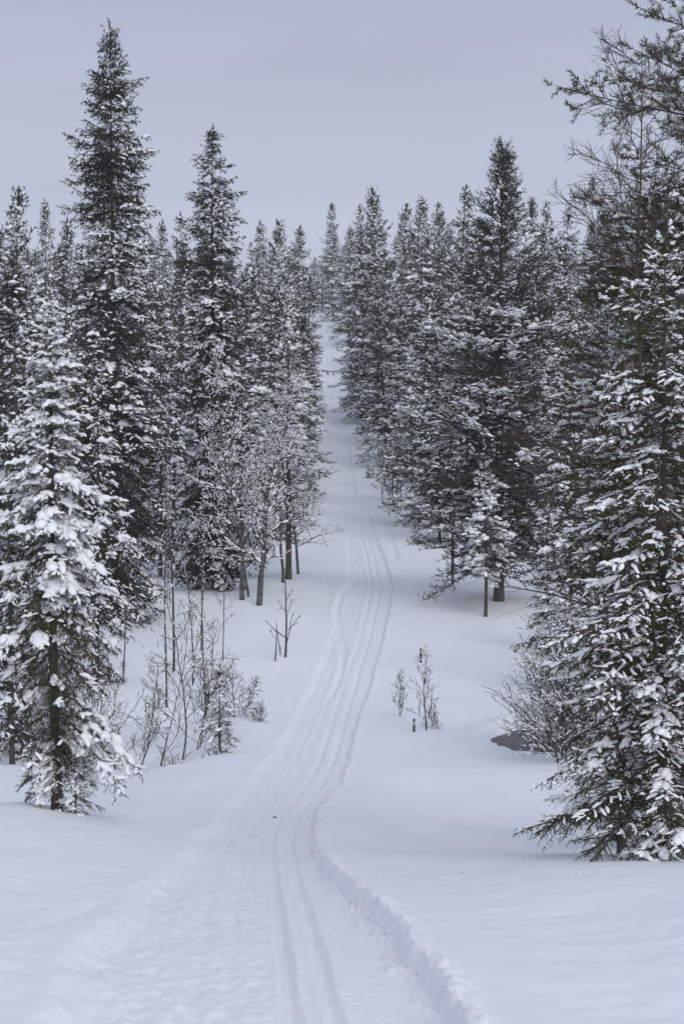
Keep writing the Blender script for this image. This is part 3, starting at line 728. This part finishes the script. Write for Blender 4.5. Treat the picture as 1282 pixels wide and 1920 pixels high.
for n_, (px_, d_, top, r_, spd, lb) in enumerate(SAP):
    x_ = float(px2x(px_, d_, 1400)); H_ = (float(py2z(top, d_)) - gz(x_, d_)) * 1.15
    m_ = bare(80 + n_, H_, r_, nbr=5 if n_ == 11 else 15, spread=spd * .85, levels=2 if n_ in (2, 9, 10, 11) else 3, base_h=.14, snow=.25, minr=.0056, wob=.09, crook=.25, up=.7, tw_n=5, lean=((.25 if n_ in (1, 8) else 0), 0), mat_=M_BIRCH if n_ == 3 else M_TWIG, stems=2 if n_ in (0, 4, 7) else (3 if n_ == 11 else 1))
    plant('bare_sapling', m_, x_, d_, lb, 'sapling'); MOUNDS.append((x_, d_, .5, .06))
dS = 46.5; xS = float(px2x(412, dS, 1395)); HS = float(py2z(1258, dS)) - gz(xS, dS)
mS = conifer(95, HS, ((0, .5), (.3, .42), (.7, .22), (1, .03)), 60, cb=.03, tw_sp=.09, sh_sp=.06, sh_len=(.06, .12), rad=.035, nw=.012, nsp=8, snow=((0, .25), (1, .15)), sn_r=.03, sn_sp=.1, pillow=.3, tr=.03)
plant('spruce_sapling', mS, xS, dS, 'little dark spruce at the right end of the brookside thicket', 'sapling')
# snag with broken twigs near the trail, left
for n_, (px_, d_, top, r_, nb_, lb) in enumerate([(535, 64.5, 1062, .045, 9, 'crooked dead little tree with stubby twigs left of the trail'), (517, 64, 1162, .03, 2, 'bare broken stake-like stem left of the crooked dead tree'),
                                         (527, 65, 1180, .022, 1, 'thin upright stick between the dead tree and the broken stem')]):
    x_ = float(px2x(px_, d_, 1235)); H_ = float(py2z(top, d_)) - gz(x_, d_)
    m_ = bare(110 + n_, H_, r_, nbr=nb_, spread=.28, levels=2, base_h=.15, snow=.3, minr=.010, wob=.05, up=.5, tw_n=2, lean=(.05 if n_ == 0 else -.05, 0))
    plant('dead_tree', m_, x_, d_, lb, 'dead tree'); MOUNDS.append((x_, d_, .5, .05))
# right saplings with posts
for n_, (px_, d_, top, r_, spd, lb) in enumerate([(748, 53.5, 1262, .016, .30, 'small leafless sapling left of the short marker post'), (800, 51, 1224, .024, .34, 'leafless sapling with snow-flecked twigs right of the short marker post'),
                                         (812, 51.5, 1330, .012, .4, 'low twiggy shoot at the foot of the larger right-hand sapling')]):
    x_ = float(px2x(px_, d_, 1390)); H_ = float(py2z(top, d_)) - gz(x_, d_)
    m_ = bare(120 + n_, H_, r_, nbr=14, spread=spd, levels=3, base_h=.15, snow=.45, minr=.0055, wob=.04, up=.85, tw_n=4)
    plant('bare_sapling', m_, x_, d_, lb, 'sapling'); MOUNDS.append((x_, d_, .6, .04))
def post(px_, d_, top, w, label, lean=0.0):
    x_ = float(px2x(px_, d_, 1300)); z0 = gz(x_, d_); H_ = float(py2z(top, d_)) - z0
    o = root('marker_post', x_, d_, label, 'post', 'wooden trail marker posts'); o.rotation_euler = (0, lean, .4)
    b = Buf(); tubes(b, np.array([[[0, 0, -.4], [0, 0, H_*.5], [0, 0, H_]]]), np.array([[w, w, w*.95]]), 7)
    n0 = 14; b.add(np.array([[w*.95*cos(t), w*.95*sin(t), H_] for t in np.arange(7)*2*pi/7]), T=[[0, i, i+1] for i in range(1, 6)])
    part('post', b.mesh('post', M_POSTD), o)
    b = Buf(); tubes(b, np.array([[[0, 0, H_-.17], [0, 0, H_-.08]]]), np.array([[w*1.12, w*1.12]]), 7)
    part('band', b.mesh('band', M_BAND), o, 'pale reflective band')
    b = Buf(); blobs(b, np.array([[0, 0, H_ + .01]]), np.array([[1., 0, 0]]), np.array([w*1.2]), np.array([w*1.2]), np.array([.03]), rng(3), ICO2, .1)
    part('snow_cap', b.mesh('snow_cap', M_TSNOW), o)
post(776, 50.6, 1345, .033, 'short dark marker post between the two leafless saplings')
post(788, 64.0, 1213, .045, 'dark marker post beyond the larger leafless sapling', .03)
# tall grey pole under the big pine
x_ = float(px2x(848, 81.5, 1090)); z0 = gz(x_, 81.5)
o_ = root('wooden_pole', x_, 81.5, 'thin weathered grey pole left of the big twin-topped pine', 'pole')
b = Buf(); tubes(b, np.array([[[0, 0, -.4], [0, 0, 1.6], [.02, 0, 3.4]]]), np.array([[.06, .058, .055]]), 8); part('pole', b.mesh('pole', M_POLE), o_)
b = Buf(); blobs(b, np.array([[.02, 0, 3.42]]), np.array([[1., 0, 0]]), np.array([.08]), np.array([.08]), np.array([.09]), rng(3), ICO2, .1); part('snow_cap', b.mesh('snow_cap', M_TSNOW), o_)
# bare bush right, in front of the forest edge
for n_, (px_, d_, top, r_, spd, st, lb) in enumerate([(1058, 44, 1140, .020, .55, 10, 'wide fine-twigged bare bush arching over the open water'), (1100, 47, 1060, .025, .5, 6, 'taller bare bush behind the bush over the open water'),
                                             (1035, 47.5, 1215, .014, .5, 6, 'low bare bush beside the open water')]):
    x_ = float(px2x(px_, d_, 1400)); H_ = float(py2z(top, d_)) - gz(x_, d_)
    m_ = bare(130 + n_, H_, r_, nbr=15, spread=spd, levels=3, base_h=.08, snow=.3, minr=.0050, wob=.05, up=.5, tw_n=5, stems=st, crook=.14)
    plant('bare_bush', m_, x_, d_, lb, 'bush')
# small trees on the far right bank
for n_, (px_, d_, top, lb) in enumerate([(745, 121, 800, 'bare snow-dusted birch with two stems at the right forest edge'), (717, 127, 845, 'thin bare sapling left of the two-stemmed birch'),
                                (733, 128, 790, 'bare birch just behind the two-stemmed birch'), (780, 108, 935, 'small bare shrub below the right forest edge')]):
    x_ = float(px2x(px_, d_, 900)); H_ = float(py2z(top, d_)) - gz(x_, d_)
    m_ = bare(140 + n_, H_, .07 if n_ in (0, 2) else .03, nbr=20, spread=.34, levels=3, base_h=.2, snow=.6, minr=.013, wob=.05, up=.7, tw_n=5, stems=2 if n_ == 0 else 1, sn=1.4, mat_=M_BIRCH if n_ == 0 else None)
    plant('birch_tree' if n_ != 3 else 'bare_bush', m_, x_, d_, lb, 'birch' if n_ != 3 else 'bush')
for px_, d_, hpx, sd_, lb in ((694, 143, 22, 150, 'tiny lone spruce standing in the snow right of the trail'), (690, 157, 52, 151, 'small spruce where the trail steepens, at the right forest foot')):
    x_ = float(px2x(px_, d_, 880)); H_ = hpx / FPX * d_
    m_ = conifer(sd_, H_, ((0, H_*.36), (.5, H_*.22), (1, .03)), 40, cb=.03, tw_sp=.15, sh_sp=.1, sh_len=(.1, .18), rad=.06, nw=.03, nsp=6, snow=((0, .6), (1, .3)), sn_r=.07, sn_sp=.2, pillow=.5, tr=.04)
    plant('spruce_sapling', m_, x_, d_, lb, 'sapling')

# ------------------------------------------------------------------ forest: individuals copied from a few grown kinds
VAR = []
for v in range(4):
    VAR.append(('spruce', conifer(200 + v, 15.0, ((0, 1.5), (.2, 1.6), (.45, 1.3), (.7, .95), (.88, .5), (1, .04)), (150, 170, 105, 140)[v], lean=((0, .3, -.2, .1)[v], 0), cb=.03, tw_sp=.20, sh_sp=.17, sh_len=(.16, .30), rad=.115, nw=.07, nsp=5,
        snow=((0, (.72, .6, .5, .8)[v]), (.5, (.68, .55, .48, .76)[v]), (.8, .5), (1, .25)), sn_r=.095, sn_sp=.21, pillow=.8, shs=.5, tr=.12, pf=1.1, snico=OCT, bend=.15, elev=((0, -25), (.6, -8), (.9, 15), (1, 60)), clump=.5)))
for v in range(4):
    VAR.append(('pine', conifer(220 + v, 15.0, ((0, 1.7), (.15, 2.1), (.4, (1.9, 1.6, 2.1, 1.8)[v]), (.65, (1.35, 1.1, 1.6, 1.2)[v]), (.85, (.8, .6, 1.05, .8)[v]), (.95, .45), (1, .06)), (165, 140, 170, 120)[v], lean=((0, .3, -.2, .4)[v], 0), cb=.04, kind='pine', tw_sp=.20, sh_sp=.17, sh_len=(.16, .30), rad=.125, nw=.07, nsp=5, pf=1.1, snico=OCT,
        elev=((0, -30), (.3, -8), (.55, 5), (.8, 25), (1, 65)), droop=.18, upt=.2, snow=((0, (.8, .66, .76, .58)[v]), (.5, (.76, .6, .72, .54)[v]), (.8, .52), (1, .25)), sn_r=.10, shs=.5, sn_sp=.21, pillow=.8, tr=.12, bend=.12, clump=.55)))
first_used = {}
def forest_tree(vi, x, d, H, rot, w, label, group):
    kind, meshes = VAR[vi]; s = H / 15.0
    if vi not in first_used:
        o = plant(kind + '_tree', meshes, x, d, label, kind, group, rot, (s * w, s * w, s)); first_used[vi] = o; return o
    src = first_used[vi]; o = src.copy(); C.objects.link(o)
    o.location = (x, d, gz(x, d) - .03); o.rotation_euler = (.03 * sin(x * 7.3), .035 * sin(d * 5.1), rot); o.scale = (s * w, s * w, s)
    tag(o, label, kind, group)
    for ch in src.children:
        c = ch.copy(); C.objects.link(c); c.parent = o
    return o
rf = rng(77); placed = [(xB, dB), (xC, dCc), (xH, dH), (xI, dI), (xA, dA), (xJ, dJ), (xK, dK)]
def pick(kind): return rf.randint(0, 4) + (4 if kind == 'pine' else 0)
NAMED = [(22, 360, 92, 'pine', 1.0, 'broad dark pine at the left frame edge of the skyline'), (85, 380, 150, 'spruce', .7, 'very thin spruce on the left skyline beside the broad edge pine'),
         (114, 412, 108, 'spruce', .8, 'slim dark spruce just left of the tallest spruce'), (264, 360, 106, 'spruce', .8, 'spruce peeking out right of the tallest spruce, high on the skyline'),
         (18, 520, 52, 'spruce', .95, 'snowy spruce half cut by the left frame edge behind the front spruce'), (308, 418, 140, 'spruce', .8, 'thin spruce on the skyline midway between the two tall spruces'),
         (342, 402, 160, 'spruce', .9, 'skyline spruce close to the left of the second tall spruce'), (473, 418, 150, 'spruce', .85, 'skyline spruce right of the second tall spruce, first of its row'),
         (522, 420, 142, 'pine', .8, 'skyline pine in the middle of the row right of the second tall spruce'), (552, 428, 165, 'spruce', .95, 'pointed skyline spruce nearest the left side of the gap'),
         (562, 445, 284, 'spruce', 1.1, 'far spruce on the hilltop, left side of the skyline gap'), (604, 478, 290, 'spruce', 1.3, 'lowest far tree closing the skyline gap over the trail end'),
         (574, 500, 290, 'pine', 1.2, 'bushy far pine on the hilltop beside the end of the trail'), (616, 470, 305, 'pine', 1.1, 'far pine on the hilltop, right side of the skyline gap'), (634, 440, 310, 'pine', 1.1, 'far hilltop pine behind the right-hand forest edge'),
         (588, 482, 287, 'spruce', 1.2, 'small dark spruce standing in the skyline gap over the trail'), (624, 383, 268, 'pine', .95, 'dark pine at the left end of the right-hand skyline, over the trail'),
         (690, 358, 166, 'pine', .95, 'tall snowy pine second from the gap on the right-hand skyline'), (664, 385, 185, 'spruce', .9, 'narrow spruce between the first two tall pines right of the gap'),
         (740, 386, 168, 'pine', .9, 'round-topped pine third from the gap on the right-hand skyline'), (786, 373, 160, 'spruce', 1.0, 'pointed spruce midway between the gap and the big twin-topped pine'),
         (822, 390, 175, 'pine', .85, 'skyline pine left of the pair beside the big pine'), (851, 352, 140, 'spruce', .9, 'higher tree of the pair left of the big pine top'),
         (876, 362, 150, 'spruce', .9, 'lower tree of the pair left of the big pine top'), (990, 379, 140, 'pine', .8, 'first skyline pine right of the big pine'),
         (1020, 384, 160, 'pine', .85, 'second skyline pine right of the big pine'), (1047, 388, 150, 'spruce', .95, 'pointed spruce right of the big pine on the skyline'),
         (1095, 418, 185, 'spruce', .9, 'lower skyline spruce toward the right-edge birch'), (1130, 402, 130, 'pine', .95, 'skyline pine behind the twigs of the right-edge birch'),
         (1165, 430, 150, 'pine', 1.0, 'far pine seen through the right-edge birch'),
         # front rank trees with a place of their own
         (525, 545, 112, 'spruce', 1.0, 'dark spruce behind the birch clump left of the trail'), (470, 560, 96, 'spruce', .9, 'spruce rising right behind the crooked birch'),
         (575, 600, 128, 'pine', 1.0, 'snowy tree at the left trail edge halfway up the hill'), (300, 560, 88, 'spruce', .8, 'snowy spruce between the two tall spruces'),
         (762, 560, 112, 'pine', 1.0, 'snow-loaded pine at the right forest edge left of the big pine'), (700, 560, 150, 'pine', 1.0, 'snow-loaded pine at the bend of the right forest edge'),
         (800, 640, 104, 'pine', .95, 'snowy pine behind the grey pole'), (655, 520, 182, 'pine', .95, 'pine overhanging the right side of the steep trail'),
         (1062, 620, 96, 'pine', .95, 'snowy pine right behind the big twin-topped pine'), (1075, 700, 58, 'spruce', .95, 'snowy spruce right of the big pine, behind the bare bushes'),
         (1000, 760, 98, 'spruce', .9, 'spruce filling the gap right of the big pine trunk'), (1130, 640, 46, 'spruce', .9, 'snowy spruce behind the right-edge birch trunk'),
         (1030, 930, 66, 'spruce', .9, 'shorter snowy spruce at the right foot of the big pine'), (180, 640, 60, 'spruce', .8, 'snowy spruce in front of the tallest spruce trunk'),
         (20, 640, 50, 'spruce', .7, 'dark-trunked spruce behind the front left spruce'), (445, 700, 86, 'spruce', .9, 'young spruce behind the leftmost birch trunk')]
LBND = ([560, 590, 640, 700, 740, 800, 870, 1000, 1100], [566, 574, 588, 598, 606, 613, 618, 600, 500])
RBND = ([560, 590, 640, 700, 740, 765, 820, 870, 940, 1000, 1060], [592, 597, 620, 624, 628, 654, 682, 725, 765, 800, 850])
def intrude(px_, d_, H_, w_, kd):
    """how many photo pixels the crown would hang over the open trail corridor"""
    g_ = gz(float(px2x(px_, d_, 700)), d_); R_ = (1.5 if kd == 'spruce' else 1.95) * (H_ / 15.0) * w_ * 0.85; worst = 0
    for t_ in (0.03, .1, .2, .3, .45, .6, .75, .9):
        Z_ = g_ + t_ * H_; row = 850 - Z_ / d_ * FPX
        if row < 600 or row > 1100: continue
        rp = R_ * min(1, 1.18 * (1 - t_)) / d_ * FPX
        e = px_ + rp - np.interp(row, *LBND) if px_ < np.interp(row, *LBND) * .5 + np.interp(row, *RBND) * .5 else np.interp(row, *RBND) - (px_ - rp)
        worst = max(worst, e)
    return worst
for (px_, top, d_, kd, w_, lb) in NAMED:
    x_ = float(px2x(px_, d_, 700)); H_ = float(py2z(top, d_)) - gz(x_, d_)
    w_ = w_ * min(1.5, 15.0 / H_) ** .5 if H_ > 0 else 1
    e_ = intrude(px_, d_, H_, w_, kd) if 88 < d_ < 258 else 0
    if e_ > 4:
        print('intrude', px_, d_, round(e_)); px_ += (-1 if px_ < 600 else 1) * min(e_, 24); x_ = float(px2x(px_, d_, 700)); H_ = float(py2z(top, d_)) - gz(x_, d_)
    forest_tree(pick(kd), x_, d_, H_, rf.rand() * 6.28, w_, lb, None); placed.append((x_, d_))
def skyrow(px):
    return np.interp(px, [0, 60, 150, 300, 420, 500, 560, 585, 600, 640, 700, 850, 1000, 1100, 1282], [420, 440, 440, 440, 440, 440, 455, 510, 500, 420, 400, 395, 410, 435, 440])
lB = pchip([85, 105, 150, 205, 240, 280, 420], [-3.6, -2.3, -1.7, -2.9, -4.6, -6.0, -9.])
rB = pchip([60, 80, 105, 125, 170, 205, 240, 280, 420], [8.5, 7.5, 5.4, 4.8, 2.9, 1.1, .2, -1.2, -3.])
cnt = {}; RANK = {}
tries = 0
while sum(cnt.values()) < 250 and tries < 20000:
    tries += 1
    d_ = 88 + 220 * rf.rand() ** 0.85; half = 700 / FPX * d_ + 1
    x_ = (rf.rand() * 2 - 1) * half
    l_, r_ = float(lB(d_)), float(rB(d_))
    if l_ < x_ < r_: continue
    px_ = 641 + x_ / d_ * FPX
    if px_ > 1200: continue
    ms = 2.6 + 1.2 * (d_ > 180)
    if any((x_ - a)**2 + (d_ - b_)**2 < ms*ms for a, b_ in placed): continue
    g_ = gz(x_, d_); Hmax = float(py2z(skyrow(px_) + 45 * rf.rand(), d_)) - g_
    H_ = min(Hmax, 8 + 9 * rf.rand())
    if H_ < 3.5: continue
    side = 'left' if x_ < 0 else 'right'
    kd = 'spruce' if rf.rand() < (.65 if side == 'left' else .3) else 'pine'
    if intrude(px_, d_, H_, 1.15, kd) > 6 or (815 < px_ < 1050 and d_ < 118): continue
    zone = ('near', 'middle', 'far')[0 if d_ < 130 else (1 if d_ < 200 else 2)]
    LM = [(-300, 90, 'at the left frame edge'), (90, 190, 'just left of the tallest spruce'), (190, 300, 'just past the tallest spruce'), (300, 385, 'left of the second tall spruce'), (385, 450, 'behind the second tall spruce'),
          (450, 520, 'above the crooked birches'), (520, 700 if side == 'left' else 521, 'by the left edge of the trail'), (521, 680, 'by the right edge of the trail'), (680, 745, 'a little right of the trail'),
          (745, 815, 'halfway from trail to big pine'), (815, 900, 'just left of the big pine'), (900, 985, 'hidden behind the big pine'), (985, 1060, 'just right of the big pine'),
          (1060, 1130, 'between big pine and right-edge birch'), (1130, 1300, 'behind the right-edge birch')]
    where = next(t for a, b_, t in LM if a <= px_ < b_)
    size_ = 'low' if H_ < 9 else ('medium' if H_ < 13 else 'tall')
    how = {'near': 'in the front rank', 'middle': 'partway up the hill', 'far': 'on the far slope'}[zone]
    lb = f'{size_} snowy {kd} {how}, {where}'
    o_ = forest_tree(pick(kd), x_, d_, H_, rf.rand() * 6.28, .82 + .45 * rf.rand(), lb, f'{size_} {kd}s {how}, {where}'); RANK.setdefault(lb, []).append((px_, o_)) ; placed.append((x_, d_))
    cnt[zone + side] = cnt.get(zone + side, 0) + 1
print('forest', cnt)
for lb, lst in RANK.items():
    n_ = len(lst); lst.sort(key=lambda t: t[0])
    names = {2: ('left', 'right'), 3: ('leftmost', 'middle', 'rightmost'), 4: ('leftmost', 'second', 'third', 'rightmost'), 5: ('leftmost', 'second', 'middle', 'fourth', 'rightmost')}.get(n_)
    if not names: continue
    for nm_, (p_, o_) in zip(names, lst):
        o_['label'] = f"{nm_} of {('', '', 'two', 'three', 'four', 'five')[n_]} " + lb.replace('snowy ', '').replace('spruce ', 'spruces ', 1).replace('pine ', 'pines ', 1)

# fallen twigs on the snow
for px_, d_, lb in ((515, 31.4, 'tiny dark twig lying on the trail left of the ski tracks'), (403, 47.0, 'small dark fallen twig in the snow below the little spruce'), (770, 105.5, 'curved fallen twig on the snow right of the far trail')):
    x_ = float(px2x(px_, d_, 1400)); z0 = float(ground(np.array([x_]), np.array([d_]))[0])
    b = Buf(); s_ = d_ / 90
    tubes(b, np.array([[[-.09*s_, 0, .0], [-.03*s_, .02, .03*s_], [.04*s_, 0, .025*s_], [.10*s_, .03, 0]]]), np.array([[.006, .012, .012, .005]]) * max(1, s_), 5)
    o = bpy.data.objects.new('fallen_twig', b.mesh('fallen_twig', M_TWIG)); C.objects.link(o); o.location = (x_, d_, z0 + .01); tag(o, lb, 'twig')
rl = rng(9); b = Buf()
for x0, d0, rad_, n_ in ((xA, dA, 1.8, 22), (xJ - .8, dJ - .6, 2.2, 22), (xH, dH, 4, 40), (xL - 1.5, dL - 4, 3.5, 12), (0, 16, 3.0, 8)):
    for _ in range(n_):
        a_ = rl.rand() * 6.28; q_ = rad_ * math.sqrt(rl.rand()); x_ = x0 + q_ * cos(a_); d_ = d0 + q_ * sin(a_)
        z_ = float(ground(np.array([x_]), np.array([d_]))[0]) + .004; t_ = rl.rand() * 3.1; l_ = .004 + .014 * rl.rand() ** 2
        tubes(b, np.array([[[x_ - l_ * cos(t_), d_ - l_ * sin(t_), z_], [x_ + l_ * cos(t_), d_ + l_ * sin(t_), z_ + .004]]]), np.array([[.002, .001]]) * (1 + d_ / 40), 3)
o = bpy.data.objects.new('needle_litter', b.mesh('needle_litter', M_TWIG)); C.objects.link(o); o['kind'] = 'stuff'
o['label'] = 'scattered dark needles and bark crumbs on the snow'
build_ground()

# ------------------------------------------------------------------ haze
def haze():
    b = Buf(); x, y0, y1, z0, z1 = 90, -8, 330, -9.6, 46
    V = [[-x, y0, z0], [x, y0, z0], [x, y1, z0], [-x, y1, z0], [-x, y0, z1], [x, y0, z1], [x, y1, z1], [-x, y1, z1]]
    b.add(V, Q=[[0, 3, 2, 1], [4, 5, 6, 7], [0, 1, 5, 4], [1, 2, 6, 5], [2, 3, 7, 6], [3, 0, 4, 7]])
    m = bpy.data.materials.new('haze'); m.use_nodes = True; nt = m.node_tree; nt.nodes.clear()
    o_ = nt.nodes.new('ShaderNodeOutputMaterial'); v = nt.nodes.new('ShaderNodeVolumePrincipled')
    v.inputs['Color'].default_value = (.86, .88, .93, 1); v.inputs['Density'].default_value = 0.0004
    nt.links.new(v.outputs[0], o_.inputs['Volume'])
    o = bpy.data.objects.new('haze', b.mesh('haze', m, False)); C.objects.link(o); o['kind'] = 'stuff'
HAZE = True
if HAZE: haze()
